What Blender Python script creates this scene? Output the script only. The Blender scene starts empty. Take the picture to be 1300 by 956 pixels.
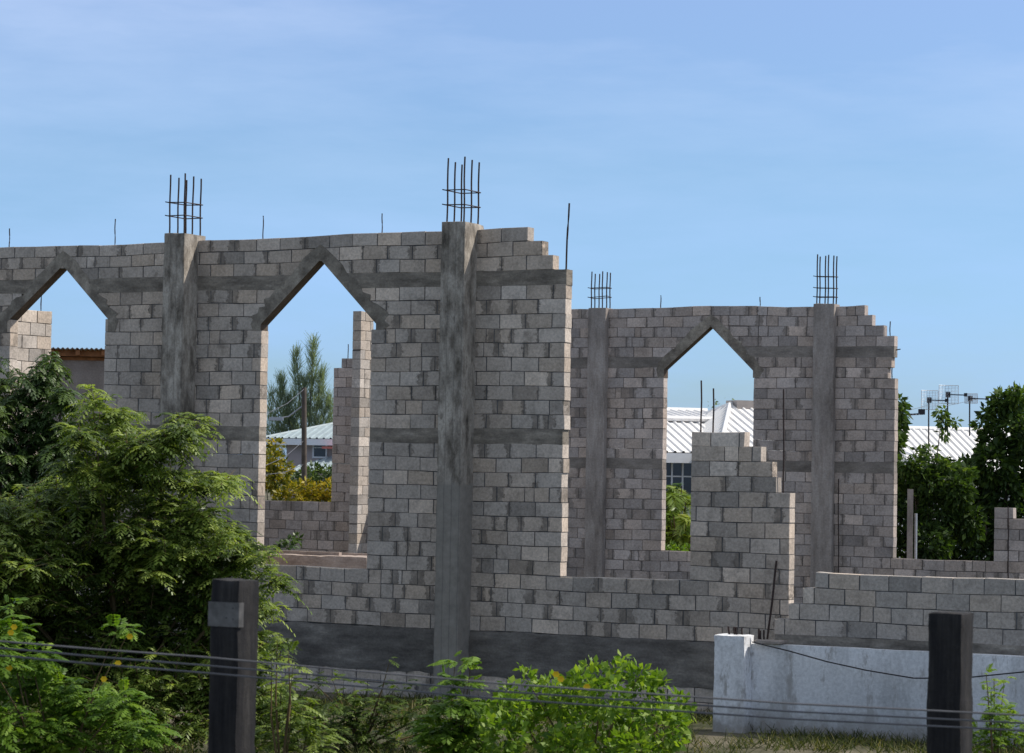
import bpy, math, random
import numpy as np
from mathutils import Vector, Matrix, noise
random.seed(7); rng = np.random.default_rng(7)
C = bpy.context.scene.collection
# ------------------------------------------------------------------ camera
F, ROLL, PITCH, TH, D0, H = 3400.0, .0171, .0466, .4679, 37.70, 3.32
fw = Vector((0, math.cos(PITCH), math.sin(PITCH))); up = Vector((0, -math.sin(PITCH), math.cos(PITCH))); rt = Vector((1, 0, 0))
R2 = math.cos(ROLL)*rt + math.sin(ROLL)*up; U2 = math.cos(ROLL)*up - math.sin(ROLL)*rt
cd = bpy.data.cameras.new('camera'); cam = bpy.data.objects.new('camera', cd); C.objects.link(cam)
cam.matrix_world = Matrix(((R2.x, U2.x, -fw.x, 0), (R2.y, U2.y, -fw.y, 0), (R2.z, U2.z, -fw.z, H), (0, 0, 0, 1)))
cd.sensor_width = 36; cd.lens = F/1300*36; cd.shift_y = -45/1300; cd.clip_end = 3000; cd.clip_start = .5
cd.dof.use_dof = True; cd.dof.focus_distance = 41; cd.dof.aperture_fstop = 9
bpy.context.scene.camera = cam
def ray(x, y): return fw + (x-650)/F*R2 + (433-y)/F*U2
def W(x, y, Y):                      # the point of the photograph's line of sight that lies Y metres out
    d = ray(x, y); t = Y/d.y; return Vector((d.x*t, Y, H+d.z*t))
XD = Vector((math.cos(TH), -math.sin(TH), 0)); YD = Vector((math.sin(TH), math.cos(TH), 0)); O = Vector((0, D0, 0))
def UZ(x, y, w=0):                   # wall-plane coordinates (along the wall, height)
    d = ray(x, y); o = O + w*YD; t = o.dot(YD)/d.dot(YD); P = d*t + Vector((0, 0, H)); return (P-o).dot(XD), P.z
def U(x, y, w=0): return UZ(x, y, w)[0]
def Zp(x, y, w=0): return UZ(x, y, w)[1]
# ------------------------------------------------------------------ tree of objects
def link(name, me, mats=None, parent=None):
    o = bpy.data.objects.new(name, me); C.objects.link(o)
    for m in (mats if isinstance(mats, (list, tuple)) else [mats]):
        if m: me.materials.append(m)
    if parent: o.parent = parent
    return o
def tag(o, label, cat, group=None, kind=None):
    if label: o['label'] = label
    if cat: o['category'] = cat
    if group: o['group'] = group
    if kind: o['kind'] = kind
    return o
def empty(name, loc, rz, label, cat, group=None):
    o = bpy.data.objects.new(name, None); C.objects.link(o); o.location = loc; o.rotation_euler = (0, 0, rz); o.empty_display_size = .3
    return tag(o, label, cat, group)
class MB:
    def __init__(s): s.v = []; s.f = []; s.m = []
    def quad(s, pts, m=0):
        b = len(s.v); s.v += [tuple(p) for p in pts]; s.f.append(tuple(range(b, b+len(pts)))); s.m.append(m)
    def box(s, x0, x1, y0, y1, z0, z1, m=0, xf=None):
        P = [(x, y, z) for z in (z0, z1) for y in (y0, y1) for x in (x0, x1)]
        if xf: P = [tuple(xf @ Vector(p)) for p in P]
        b = len(s.v); s.v += P
        for q in ((0, 2, 3, 1), (4, 5, 7, 6), (0, 1, 5, 4), (2, 6, 7, 3), (0, 4, 6, 2), (1, 3, 7, 5)):
            s.f.append(tuple(b+i for i in q)); s.m.append(m)
    def tube(s, pts, rad, n=8, m=0, caps=True):
        pts = [Vector(p) for p in pts]; rad = rad if isinstance(rad, (list, tuple)) else [rad]*len(pts)
        b = len(s.v); N = len(pts)
        for i, p in enumerate(pts):
            d = (pts[min(i+1, N-1)] - pts[max(i-1, 0)]).normalized()
            a = d.cross(Vector((0, 0, 1)));
            if a.length < .05: a = d.cross(Vector((0, 1, 0)))
            a.normalize(); c = d.cross(a)
            for k in range(n):
                t = 2*math.pi*k/n; s.v.append(tuple(p + rad[i]*(math.cos(t)*a + math.sin(t)*c)))
        for i in range(N-1):
            for k in range(n):
                s.f.append((b+i*n+k, b+i*n+(k+1) % n, b+(i+1)*n+(k+1) % n, b+(i+1)*n+k)); s.m.append(m)
        if caps:
            s.f.append(tuple(b+k for k in range(n))); s.m.append(m)
            s.f.append(tuple(b+(N-1)*n+k for k in reversed(range(n)))); s.m.append(m)
    def build(s, name, mats, parent=None, smooth=False):
        me = bpy.data.meshes.new(name); me.from_pydata(s.v, [], s.f); me.polygons.foreach_set('material_index', s.m)
        if smooth: me.polygons.foreach_set('use_smooth', [True]*len(s.f)); me.update(); me.set_sharp_from_angle(angle=math.radians(38))
        me.update(); return link(name, me, mats, parent)
def rough_box(x0, x1, y0, y1, z0, z1, amp=.006, step=.07, seed=0, mb=None, scale=4):
    """a cast box: gridded faces whose points are pushed about by noise"""
    mb = mb or MB(); dims = ((x0, x1), (y0, y1), (z0, z1))
    n = [max(1, round((b-a)/step)) for a, b in dims]
    def pt(i, j, k):
        p = Vector((x0+(x1-x0)*i/n[0], y0+(y1-y0)*j/n[1], z0+(z1-z0)*k/n[2]))
        ed = sum((i in (0, n[0]), j in (0, n[1]), k in (0, n[2])))
        q = noise.noise_vector(p*scale+Vector((seed, seed*2, 3)))*amp + noise.noise_vector(p*scale*4+Vector((seed, 1, 7)))*amp*.6
        if ed >= 2:
            c = Vector(((x0+x1)/2, (y0+y1)/2, (z0+z1)/2)); dd = (c-p); dd = Vector([math.copysign(1, dd[a]) if (i, j, k)[a] in (0, n[a]) else 0 for a in range(3)])
            q += dd*amp*(.7+1.2*max(0, noise.noise(p*9+Vector((seed, 0, 0)))))
        return p+q
    idx = {}
    def vi(i, j, k):
        if (i, j, k) not in idx: idx[(i, j, k)] = len(mb.v); mb.v.append(tuple(pt(i, j, k)))
        return idx[(i, j, k)]
    a, b, c = n
    for i in range(a):
        for k in range(c):
            mb.f.append((vi(i, 0, k), vi(i+1, 0, k), vi(i+1, 0, k+1), vi(i, 0, k+1))); mb.f.append((vi(i, b, k+1), vi(i+1, b, k+1), vi(i+1, b, k), vi(i, b, k)))
    for j in range(b):
        for k in range(c):
            mb.f.append((vi(a, j, k), vi(a, j+1, k), vi(a, j+1, k+1), vi(a, j, k+1))); mb.f.append((vi(0, j, k+1), vi(0, j+1, k+1), vi(0, j+1, k), vi(0, j, k)))
        for i in range(a):
            mb.f.append((vi(i, j, c), vi(i+1, j, c), vi(i+1, j+1, c), vi(i, j+1, c))); mb.f.append((vi(i, j+1, 0), vi(i+1, j+1, 0), vi(i+1, j, 0), vi(i, j, 0)))
    mb.m += [0]*(len(mb.f)-len(mb.m)); return mb
# ------------------------------------------------------------------ materials
def mat(name):
    m = bpy.data.materials.new(name); m.use_nodes = True; nt = m.node_tree
    b = nt.nodes['Principled BSDF']; b.inputs['Specular IOR Level'].default_value = .25; b.inputs['Roughness'].default_value = .9
    return m, nt, b
class N:
    def __init__(s, nt): s.nt = nt
    def n(s, t, **k):
        x = s.nt.nodes.new(t)
        for a, v in k.items(): setattr(x, a, v)
        return x
    def l(s, a, b): s.nt.links.new(a, b)
    def put(s, v, sock):
        if isinstance(v, (int, float, tuple)): sock.default_value = v
        else: s.l(v, sock)
    def math(s, op, a, b=0., c=0., clamp=False):
        x = s.n('ShaderNodeMath', operation=op, use_clamp=clamp); s.put(a, x.inputs[0]); s.put(b, x.inputs[1]); s.put(c, x.inputs[2]); return x.outputs[0]
    def noise(s, scale, detail=4, rough=.55, vec=None, stretch=None, color=False):
        x = s.n('ShaderNodeTexNoise'); x.inputs['Scale'].default_value = scale; x.inputs['Detail'].default_value = detail; x.inputs['Roughness'].default_value = rough
        if vec is None: vec = s.n('ShaderNodeTexCoord').outputs['Object']
        if stretch:
            mp = s.n('ShaderNodeMapping'); mp.inputs['Scale'].default_value = stretch; s.l(vec, mp.inputs[0]); vec = mp.outputs[0]
        s.l(vec, x.inputs['Vector']); return x.outputs['Color' if color else 'Fac']
    def ramp(s, f, stops):
        r = s.n('ShaderNodeValToRGB'); s.l(f, r.inputs[0]); e = r.color_ramp.elements
        while len(e) < len(stops): e.new(.5)
        for i, (p, c) in enumerate(stops): e[i].position = p; e[i].color = (*((c,)*3 if isinstance(c, (int, float)) else c), 1)
        return r.outputs[0]
    def mix(s, f, a, b, mode='MIX'):
        x = s.n('ShaderNodeMix', data_type='RGBA', blend_type=mode); s.put(f, x.inputs[0])
        for v, k in ((a, 6), (b, 7)):
            if isinstance(v, tuple): v = (*v, 1) if len(v) == 3 else v
            s.put(v, x.inputs[k])
        return x.outputs[2]
    def bump(s, h, st, dist, b):
        x = s.n('ShaderNodeBump'); x.inputs['Strength'].default_value = st; x.inputs['Distance'].default_value = dist; s.l(h, x.inputs['Height']); s.l(x.outputs[0], b.inputs['Normal'])
def block_mat(name, tint, dark):
    m, nt, b = mat(name); n = N(nt)
    at = n.n('ShaderNodeAttribute', attribute_name='bcol'); sep = n.n('ShaderNodeSeparateColor'); n.l(at.outputs['Color'], sep.inputs[0])
    uv = n.n('ShaderNodeUVMap', uv_map='ends'); su = n.n('ShaderNodeSeparateXYZ'); n.l(uv.outputs[0], su.inputs[0])
    base = n.ramp(sep.outputs[0], [(0, tuple(c*.66 for c in tint)), (.2, tuple(c*.86 for c in tint)), (.75, tint), (1, tuple(c*1.25 for c in tint))])
    hue = n.math('FRACT', n.math('MULTIPLY', sep.outputs[0], 23.7))
    base = n.mix(1, base, n.ramp(hue, [(0, (.97, 1., 1.03)), (.5, (1, 1, 1)), (1, (1.05, 1., .94))]), 'MULTIPLY')
    big = n.noise(.7, 5, .6); fine = n.noise(26, 6, .7); med = n.noise(5, 5, .65)
    base = n.mix(1, base, n.ramp(big, [(.3, .78), (.7, 1.14)]), 'MULTIPLY')
    base = n.mix(1, base, n.ramp(fine, [(.28, .66), (.72, 1.24)]), 'MULTIPLY')
    base = n.mix(.8, base, n.ramp(med, [(.34, .74), (.5, 1.), (.7, 1.06)]), 'MULTIPLY')
    nz = n.math('MULTIPLY', n.math('SUBTRACT', n.noise(9, 6, .75), .5), .30)
    # mortar squeezed out over the ends of some blocks; smear widths are stored per block
    l_ = n.math('MULTIPLY', n.math('GREATER_THAN', sep.outputs[1], .02), n.math('MULTIPLY', n.math('SUBTRACT', n.math('MULTIPLY', sep.outputs[1], .14), n.math('ADD', su.outputs[0], nz)), 55., clamp=True))
    r_ = n.math('MULTIPLY', n.math('GREATER_THAN', sep.outputs[2], .02), n.math('MULTIPLY', n.math('SUBTRACT', n.math('MULTIPLY', sep.outputs[2], .14), n.math('ADD', su.outputs[1], nz)), 55., clamp=True))
    sm = n.math('MAXIMUM', l_, r_)
    cl = n.math('MULTIPLY', n.math('SUBTRACT', n.math('ADD', n.noise(1.7, 4, .6), n.math('MULTIPLY', n.noise(14, 3, .7), .25)), .74), 9., clamp=True)
    sm2 = n.math('MULTIPLY', cl, .55)
    mort = n.mix(1, (dark[0], dark[1], dark[2]), n.ramp(n.noise(18, 5, .7), [(.3, .65), (.7, 1.4)]), 'MULTIPLY')
    col = n.mix(sm2, base, mort); col = n.mix(n.math('MULTIPLY', sm, n.ramp(n.noise(6, 4, .7), [(.3, .35), (.62, .88)])), col, mort)
    n.l(col, b.inputs['Base Color'])
    n.bump(n.math('ADD', n.math('MULTIPLY', fine, 1.0), n.math('MULTIPLY', sm, .6)), .8, .009, b); return m
def rough_mat(name, cols, stretch=(1, 1, 1), scale=3, bump=.6, grain=30, stain=None, lift=False, mud=False):
    m, nt, b = mat(name); n = N(nt)
    a = n.noise(scale, 7, .68, stretch=stretch); g = n.noise(grain, 5, .7)
    st = [(.28+.44*i/(len(cols)-1), c) for i, c in enumerate(cols)]
    col = n.mix(.85, n.ramp(a, st), n.ramp(g, [(.25, .7), (.75, 1.25)]), 'MULTIPLY')
    col = n.mix(1, col, n.ramp(n.noise(scale*.25, 3, .5), [(.35, .75), (.65, 1.15)]), 'MULTIPLY')
    if lift:
        sz = n.n('ShaderNodeSeparateXYZ'); n.l(n.n('ShaderNodeTexCoord').outputs['Object'], sz.inputs[0])
        k = n.math('MULTIPLY', n.math('SUBTRACT', n.math('ADD', H-.42, n.math('MULTIPLY', n.noise(2.2, 4, .6), .35)), sz.outputs[2]), 14., clamp=True)
        col = n.mix(k, col, n.mix(1, (.27, .245, .21), n.ramp(n.noise(7, 6, .7), [(.3, .78), (.7, 1.15)]), 'MULTIPLY'))
        brd = n.n('ShaderNodeTexWave', wave_type='BANDS', bands_direction='X'); brd.inputs['Scale'].default_value = 2.6; brd.inputs['Distortion'].default_value = .6; n.l(n.n('ShaderNodeTexCoord').outputs['Object'], brd.inputs[0])
        col = n.mix(.5, col, n.ramp(brd.outputs[1], [(0, .55), (.08, 1.), (1, 1.05)]), 'MULTIPLY')
    if mud:
        sz = n.n('ShaderNodeSeparateXYZ'); n.l(n.n('ShaderNodeTexCoord').outputs['Object'], sz.inputs[0])
        k = n.math('MULTIPLY', n.math('SUBTRACT', n.math('MULTIPLY', n.noise(5, 6, .7), .75), sz.outputs[2]), 3.2, clamp=True)
        col = n.mix(n.math('MULTIPLY', k, .7), col, (.22, .18, .13))
    if stain: col = n.mix(n.ramp(n.noise(scale*1.7, 6, .7, stretch=stretch), [(.55, 0.), (.62, .8)]), col, stain)
    n.l(col, b.inputs['Base Color']); n.bump(n.math('ADD', g, n.math('MULTIPLY', a, 2.)), bump, .008, b); return m
def flat_mat(name, c, var=.2, scale=6, rough=.8, spec=.25, metal=0):
    m, nt, b = mat(name); n = N(nt)
    col = n.mix(1, c, n.ramp(n.noise(scale, 5, .6), [(.3, 1-var), (.7, 1+var)]), 'MULTIPLY'); n.l(col, b.inputs['Base Color'])
    b.inputs['Roughness'].default_value = rough; b.inputs['Specular IOR Level'].default_value = spec; b.inputs['Metallic'].default_value = metal; return m
def leaf_mat(name, dark, mid, light, trans=.35, rough=.5, spec=.4):
    m, nt, b = mat(name); n = N(nt)
    at = n.n('ShaderNodeAttribute', attribute_name='lcol'); sp = n.n('ShaderNodeSeparateColor'); n.l(at.outputs['Color'], sp.inputs[0])
    col = n.ramp(sp.outputs[0], [(0, dark), (.5, mid), (1, light)])
    n.l(col, b.inputs['Base Color']); b.inputs['Roughness'].default_value = rough; b.inputs['Specular IOR Level'].default_value = spec
    tr = n.n('ShaderNodeBsdfTranslucent'); n.l(n.mix(1, col, (1.3, 1.35, .5), 'MULTIPLY'), tr.inputs[0])
    mx = n.n('ShaderNodeMixShader'); mx.inputs[0].default_value = trans; n.l(b.outputs[0], mx.inputs[1]); n.l(tr.outputs[0], mx.inputs[2])
    n.l(mx.outputs[0], nt.nodes['Material Output'].inputs[0]); return m
M = {}
M['block'] = block_mat('grey_concrete_block', (.56, .475, .395), (.165, .14, .115))
M['block_warm'] = block_mat('pinkish_concrete_block', (.50, .425, .375), (.21, .18, .155))
M['block_pale'] = block_mat('fresh_concrete_block', (.51, .445, .38), (.18, .155, .13))
M['mortar'] = rough_mat('mortar', [.08, .12, .16], scale=8)
M['mortar_warm'] = rough_mat('mortar_warm', [(.11, .10, .09), (.17, .15, .14)], scale=8)
M['cast'] = rough_mat('cast_concrete', [(.08, .068, .053), (.18, .155, .125), (.31, .272, .225), (.45, .40, .335), (.17, .148, .12)], stretch=(2.0, 2.0, .8), scale=3.2, lift=True)
M['cast_pale'] = rough_mat('cast_concrete_warm', [(.15, .125, .105), (.28, .24, .21), (.36, .315, .28), (.44, .39, .35)], stretch=(2.4, 2.4, .5), scale=2.4)
M['beam'] = rough_mat('beam_concrete', [(.11,.095,.075), (.20,.172,.14), (.30,.26,.21), (.47,.41,.34)], stretch=(.8, .8, 2.4), scale=3.4)
M['beam_warm'] = rough_mat('beam_concrete_warm', [(.14, .12, .105), (.24, .21, .18), (.34, .30, .265)], stretch=(.8, .8, 2.2), scale=3)
M['footing'] = rough_mat('footing_concrete', [(.08,.07,.06), (.14,.125,.11), (.21,.19,.165), (.36,.325,.28)], stretch=(.7, .7, 2.5), scale=2)
M['lintel'] = rough_mat('lintel_concrete', [(.11,.095,.075), (.21,.18,.145), (.32,.28,.225), (.48,.42,.35)], scale=4)
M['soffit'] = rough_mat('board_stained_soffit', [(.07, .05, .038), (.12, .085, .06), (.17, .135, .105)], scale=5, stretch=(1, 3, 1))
M['rebar'] = flat_mat('rusty_steel', (.045, .03, .027), .4, 30, .7, .3, .2)
M['white'] = rough_mat('white_wall_paint', [(.40, .40, .40), (.68, .68, .68), (.74, .74, .74)], stretch=(1.4, 1.4, .5), scale=1.6, bump=.2, grain=22, stain=(.36, .34, .32), mud=True)
M['tar'] = rough_mat('black_treated_timber', [(.008,.008,.009), (.018,.017,.018), (.035,.032,.03), (.085,.08,.075)], stretch=(6, 6, .4), scale=3, bump=.5)
M['tin'] = flat_mat('galvanised_plate', (.13, .12, .11), .5, 12, .5, .5, .6)
M['cable'] = flat_mat('grey_cable', (.11, .11, .115), .2, 5, .6)
M['bark'] = rough_mat('bark', [(.05, .04, .03), (.11, .09, .07), (.16, .13, .1)], stretch=(4, 4, .7), scale=6)
M['stalk'] = flat_mat('brown_green_stem', (.10, .07, .03), .3, 9)
M['roof_white'] = flat_mat('white_painted_metal', (.78, .76, .73), .05, 2, .5)
M['roof_green'] = flat_mat('pale_green_metal', (.31, .37, .38), .12, 2, .5)
M['roof_red'] = flat_mat('faded_red_metal', (.5, .15, .12), .1, 2, .5)
M['zinc'] = flat_mat('zinc_sheet', (.32, .28, .25), .2, 2, .6)
M['timber'] = flat_mat('orange_timber', (.28, .12, .05), .35, 7)
M['render_pink'] = flat_mat('pale_pink_render', (.42, .35, .33), .08, 2)
M['render_white'] = flat_mat('white_render', (.62, .62, .60), .06, 2)
M['render_tan'] = rough_mat('weathered_tan_render', [(.24, .19, .16), (.32, .27, .235), (.40, .35, .31)], scale=1.3, bump=.3)
M['frame_w'] = flat_mat('white_frame', (.75, .75, .75), .04)
M['glass'] = flat_mat('window_glass', (.03, .045, .07), .2, 2, .08, .6)
M['slab'] = rough_mat('pinkish_slab', [(.26, .20, .165), (.42, .34, .29), (.52, .44, .38)], scale=4, stretch=(.7, .7, 2))
M['alu'] = flat_mat('aluminium_wire', (.42, .43, .45), .1, 5, .4, .5, .4)
M['dark_plastic'] = flat_mat('dark_plastic', (.03, .03, .035), .1)
M['yellow'] = flat_mat('yellow_petal', (.75, .50, .02), .15)
M['pole'] = flat_mat('weathered_pole', (.10, .08, .065), .3, 5)
# ------------------------------------------------------------------ block walls
CH = .2032; BL = .4064; T = .20
def masonry(parent, courses, zf, y0, mats, seed=0, sag=None, smear=.5, thick=T):
    """courses: {v: [(u0,u1), ...]}; returns ONE mesh of laid blocks and mortar"""
    rnd = random.Random(seed); V = []; Fc = []; MI = []; COL = []; UVs = []
    def add(vs, fs, m, col, uvs):
        b = len(V); V.extend(vs)
        for f in fs:
            Fc.append(tuple(b+i for i in f)); MI.append(m)
            for i in f: COL.append(col); UVs.append(uvs[i])
    q14 = [(0, 1, 2, 3)] + [(4+k, 4+(k+1) % 4, (k+1) % 4, k) for k in range(4)] + [(8+k, 8+(k+1) % 4, 4+(k+1) % 4, 4+k) for k in range(4)] + [(12+k, 12+(k+1) % 4, 8+(k+1) % 4, 8+k) for k in range(4)] + [(15, 14, 13, 12)]
    y1 = y0+thick
    for v, ivs in courses.items():
        z0, z1 = zf(v), zf(v+1)
        off = (v % 2)*BL/2 + rnd.uniform(-.02, .02)
        for a, b in ivs:
            if b-a < .03: continue
            # mortar core, a little behind the faces
            zt_ = z1-.002 if v != max(courses) else z1-.012
            r = .007; nseg = max(1, int((b-a)/.4)); A_, B_ = a+.006, b-.006
            for q in range(nseg):
                xa, xb = A_+(B_-A_)*q/nseg, A_+(B_-A_)*(q+1)/nseg
                cs = [(xa, z0), (xb, z0), (xb, zt_), (xa, zt_)]
                vs = [(x, y0+r, z) for x, z in cs] + [(x, y1-r, z) for x, z in cs]
                fs = [(0, 1, 2, 3), (7, 6, 5, 4), (3, 2, 6, 7), (4, 5, 1, 0)] + ([(4, 0, 3, 7)] if q == 0 else []) + ([(1, 5, 6, 2)] if q == nseg-1 else [])
                add(vs, fs, 1, (.5, 0, 0, 1), [(9, 9)]*8)
            js = [a]; k = math.floor((a-off)/BL)+1
            while off+k*BL < b-.07:
                j = off+k*BL+rnd.gauss(0, .010)
                if j > a+.08: js.append(j)
                if rnd.random() < .07 and j+.2 < b-.08: js.append(j+rnd.uniform(.12, .22))     # a cut piece
                k += 1
            js.append(b); js = sorted(js)
            if len(js) > 2 and js[-1]-js[-2] < .07: js.pop(-2)
            wprev = 0
            for i in range(len(js)-1):
                p, q = js[i], js[i+1]
                if q-p < .03: continue
                g = .0055+rnd.random()*.003; gl = 0 if i == 0 else g; gr = 0 if i == len(js)-2 else g
                wnext = 0
                if rnd.random() < smear and i < len(js)-2: wnext = rnd.uniform(.12, .65)
                if i == len(js)-2: wnext = .3 if rnd.random() < .2 else 0
                jit = lambda s=.0022: rnd.gauss(0, s)
                dy = abs(rnd.gauss(0, .0025)); c = .0045
                x0, x1, w0, w1 = p+gl, q-gr, z0+.0050+jit(.0012), z1-.0050+jit(.0012)
                ring = [(x0, w0), (x1, w0), (x1, w1), (x0, w1)]
                ring = [(x+jit(), z+jit(.0015)) for x, z in ring]
                inn = [(x0+c, w0+c), (x1-c, w0+c), (x1-c, w1-c), (x0+c, w1-c)]; inn = [(x+jit(.0015), z+jit(.0015)) for x, z in inn]
                vs = [(x, y0-dy, z) for x, z in inn] + [(x, y0-dy+c, z) for x, z in ring] + [(x, y1-c, z) for x, z in ring] + [(x, y1, z) for x, z in inn]
                L = x1-x0; uv = [(max(x-x0, 0), max(x1-x, 0)) for x, y, z in vs]
                add(vs, q14, 0, (min(1, max(0, rnd.gauss(.5, .26))), wprev*rnd.choice((.4, 1, 1.3)), wnext*rnd.choice((.4, 1, 1.3)), 1), uv)
                wprev = wnext
    V = [(x, y, z+.007*math.sin(x*1.9+z*2.3+seed)+.004*math.sin(x*5.1+z*7)) for x, y, z in V]
    if sag: V = [(x, y, z+sag(x, z)) for x, y, z in V]
    me = bpy.data.meshes.new('block_masonry'); me.from_pydata(V, [], Fc); me.polygons.foreach_set('material_index', MI)
    ca = me.color_attributes.new('bcol', 'FLOAT_COLOR', 'CORNER'); ca.data.foreach_set('color', np.array(COL, dtype=np.float32).ravel())
    ul = me.uv_layers.new(name='ends'); ul.data.foreach_set('uv', np.array(UVs, dtype=np.float32).ravel())
    me.update(); return link('block_masonry', me, mats, parent)
def arch_cut(courses, zf, lu, lz, au, az, ru, rz, sill_v, jl, jr):
    """cut an opening with a pointed head out of the courses"""
    for v in list(courses):
        if v < sill_v: continue
        zm = (zf(v)+zf(v+1))/2
        zs = (lz+rz)/2
        if zf(v) >= az or zm > az: continue
        if zf(v+1) <= zs+.03: a, b = jl, jr
        elif zm < zs+.02: a, b = lu-.03, ru+.03
        else:
            t = (zm-zs)/(az-zs)
            if t > 1: t = 1
            a, b = lu+(au-lu)*t-.14, ru+(au-ru)*t+.14
        new = []
        for p, q in courses[v]:
            if b <= p or a >= q: new.append((p, q)); continue
            if a > p: new.append((p, a))
            if b < q: new.append((b, q))
        courses[v] = new
def arch_lintel(parent, lu, lz, au, az, ru, rz, y0, y1, mats, zf, seed=0, wd=.29, cap=.16):
    rnd = random.Random(seed); mb = MB(); inner = []; outer = []
    v = math.floor((az-zf(0))/CH); cap = max(cap, zf(v+1)-az+.02)
    if az > (zf(v)+zf(v+1))/2: cap = .17
    zs = (lz+rz)/2; vf = math.floor((zs-zf(0)-.03)/CH); zft = zf(vf)
    n = 16
    for side in (0, 1):
        fu, fz = (lu, lz) if side == 0 else (ru, rz); sg = -1 if side == 0 else 1
        for i in range(n+1):
            t = i/n if side == 0 else 1-i/n
            if side == 1 and i == 0: continue
            x = fu+(au-fu)*t; z = fz+(az-fz)*t
            w = (wd if .12 < t else wd*.72)*(1+rnd.uniform(-.22, .16))
            zz = min(z+rnd.uniform(-.02, .02), az-.0)
            ox, oz = x+sg*w*.98*(1-.0*t), z+rnd.uniform(-.03, .03)
            if t > .75: ox, oz = x+sg*w*(1-t)/.25, min(az+cap, z+cap*(t-.75)/.25+ .04)
            inner.append((x, z)); outer.append((ox, oz))
        if side == 0: inner.insert(0, (lu, zft)); outer.insert(0, (lu-.13, zft))
        else: inner.append((ru, zft)); outer.append((ru+.13, zft))
        if side == 0: outer[-1] = (au, az+cap+.02)
    for i in range(len(inner)-1):
        a, b, c, d = inner[i], inner[i+1], outer[i+1], outer[i]
        P = lambda p, y: (p[0], y, p[1])
        mb.quad([P(a, y0), P(b, y0), P(c, y0), P(d, y0)]); mb.quad([P(d, y1), P(c, y1), P(b, y1), P(a, y1)])
        mb.quad([P(a, y1), P(b, y1), P(b, y0), P(a, y0)], 1); mb.quad([P(d, y0), P(c, y0), P(c, y1), P(d, y1)])
    for e in (0, -1):
        a, d = inner[e], outer[e]; mb.quad([(a[0], y0, a[1]), (d[0], y0, d[1]), (d[0], y1, d[1]), (a[0], y1, a[1])])
    return mb.build('arch_lintel', mats, parent)
def rebar(parent, name, p, q, r=.010, hook=False):
    mb = MB(); p = Vector(p); q = Vector(q); k = 6
    pts = [p.lerp(q, i/k)+Vector((math.sin(i*1.3+p.x)*.004, 0, 0)) for i in range(k+1)]
    if hook: pts += [q+Vector((-.03, 0, .04)), q+Vector((-.08, 0, .03))]
    mb.tube(pts, r, 6); return mb.build(name, M['rebar'], parent)
def cage(col, cx, cy, a, b, z0, tops, rings, r=.0135, wide=False):
    P = [(-a/2, -b/2), (a/2, -b/2), (-a/2, 0), (a/2, 0), (-a/2, b/2), (a/2, b/2)]
    if wide: P = [(i*a/2, j*b/2) for i in (-1, 0, 1) for j in (-1, 1)]
    for (x, y), zt in zip(P, tops):
        rebar(col, 'rebar', (cx+x, cy+y, z0-.05), (cx+x+random.uniform(-.006, .006), cy+y, zt), r)
    for zr, tilt in rings:
        mb = MB(); e = .022
        pts = [(cx-a/2-e, cy-b/2-e, zr), (cx+a/2+e, cy-b/2-e, zr+tilt), (cx+a/2+e, cy+b/2+e, zr+tilt*.4), (cx-a/2-e, cy+b/2+e, zr-tilt*.4), (cx-a/2-e, cy-b/2-e, zr), (cx-a/2-e-.05, cy-b/2-e, zr+.01)]
        mb.tube(pts, .0085, 5); mb.build('stirrup', M['rebar'], col)
# ---- front wall
Z0 = H-2.329
def zf(v): return Z0+CH*v
def sagf(x, z):
    if z < zf(25): return 0
    k = min(1, (z-zf(25))/(3*CH)); t = min(1, max(0, (U(600, 300)-x)/(U(600, 300)-U(150, 300))))
    return -.085*(t**1.0)*k + .012*math.sin(x*2.1)*k
front = empty('block_wall', O+Vector((0, 0, 0)), -TH, 'tall unfinished grey block wall with two pointed window openings and two projecting concrete columns', 'wall')
fc = {}
uL = U(-170, 500); uR = (U(717.6, 430)+U(712, 700))/2
rnd = random.Random(3)
for v in range(-6, 28):
    if v >= 4:
        r = {27: U(670, 297), 26: U(688.5, 316), 25: U(701.8, 335), 24: U(719.5, 352)}.get(v, uR+rnd.uniform(-.012, .012))
        fc[v] = [(uL, r)]
        if v <= 13:
            pr = {13: U(945, 557), 12: U(966, 577), 11: U(980, 597), 10: U(985.5, 616)}.get(v, U(1002, 690)); fc[v].append((U(877, 640), pr))
    else: fc[v] = [(uL, U(1002, 690))]
A2 = (*UZ(331, 412), *UZ(407, 329.5), *UZ(477.5, 411)); A1 = (*UZ(9.5, 408.5), *UZ(80, 337.0), *UZ(137.5, 405.5))
for a, jl, jr in ((A2, U(329, 560), U(469.5, 520)), (A1, U(12.5, 440), U(132.5, 460))):
    arch_cut(fc, zf, a[0], a[1], a[2], a[3], a[4], a[5], 4, jl, jr)
beamc = {24: [], 13: []}
for v in (24, 13): beamc[v] = fc.pop(v)
foot = [fc.pop(v) for v in (-1, -2, -3)]
masonry(front, fc, zf, 0, [M['block'], M['mortar']], 5, sagf)
for v, ivs in beamc.items():
    for a, b in ivs:
        if v == 13 and a > uR:      # the pier carries on in block
            masonry(front, {13: [(a, b)]}, zf, 0, [M['block'], M['mortar']], 9); continue
        mb = rough_box(a+.004, b, -.004, T+.003, zf(v)-.013, zf(v+1)+.013, .005, .075, v+a); mb.build('tie_beam', M['beam'], front, True)
rough_box(uL, U(1002, 690), -.03, T+.03, zf(-3)-.03, zf(0)+.010, .018, .09, 3, scale=2.5).build('footing_beam', M['footing'], front, True)
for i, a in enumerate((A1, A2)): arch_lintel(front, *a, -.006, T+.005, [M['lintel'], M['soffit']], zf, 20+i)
PJ = -.37
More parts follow.
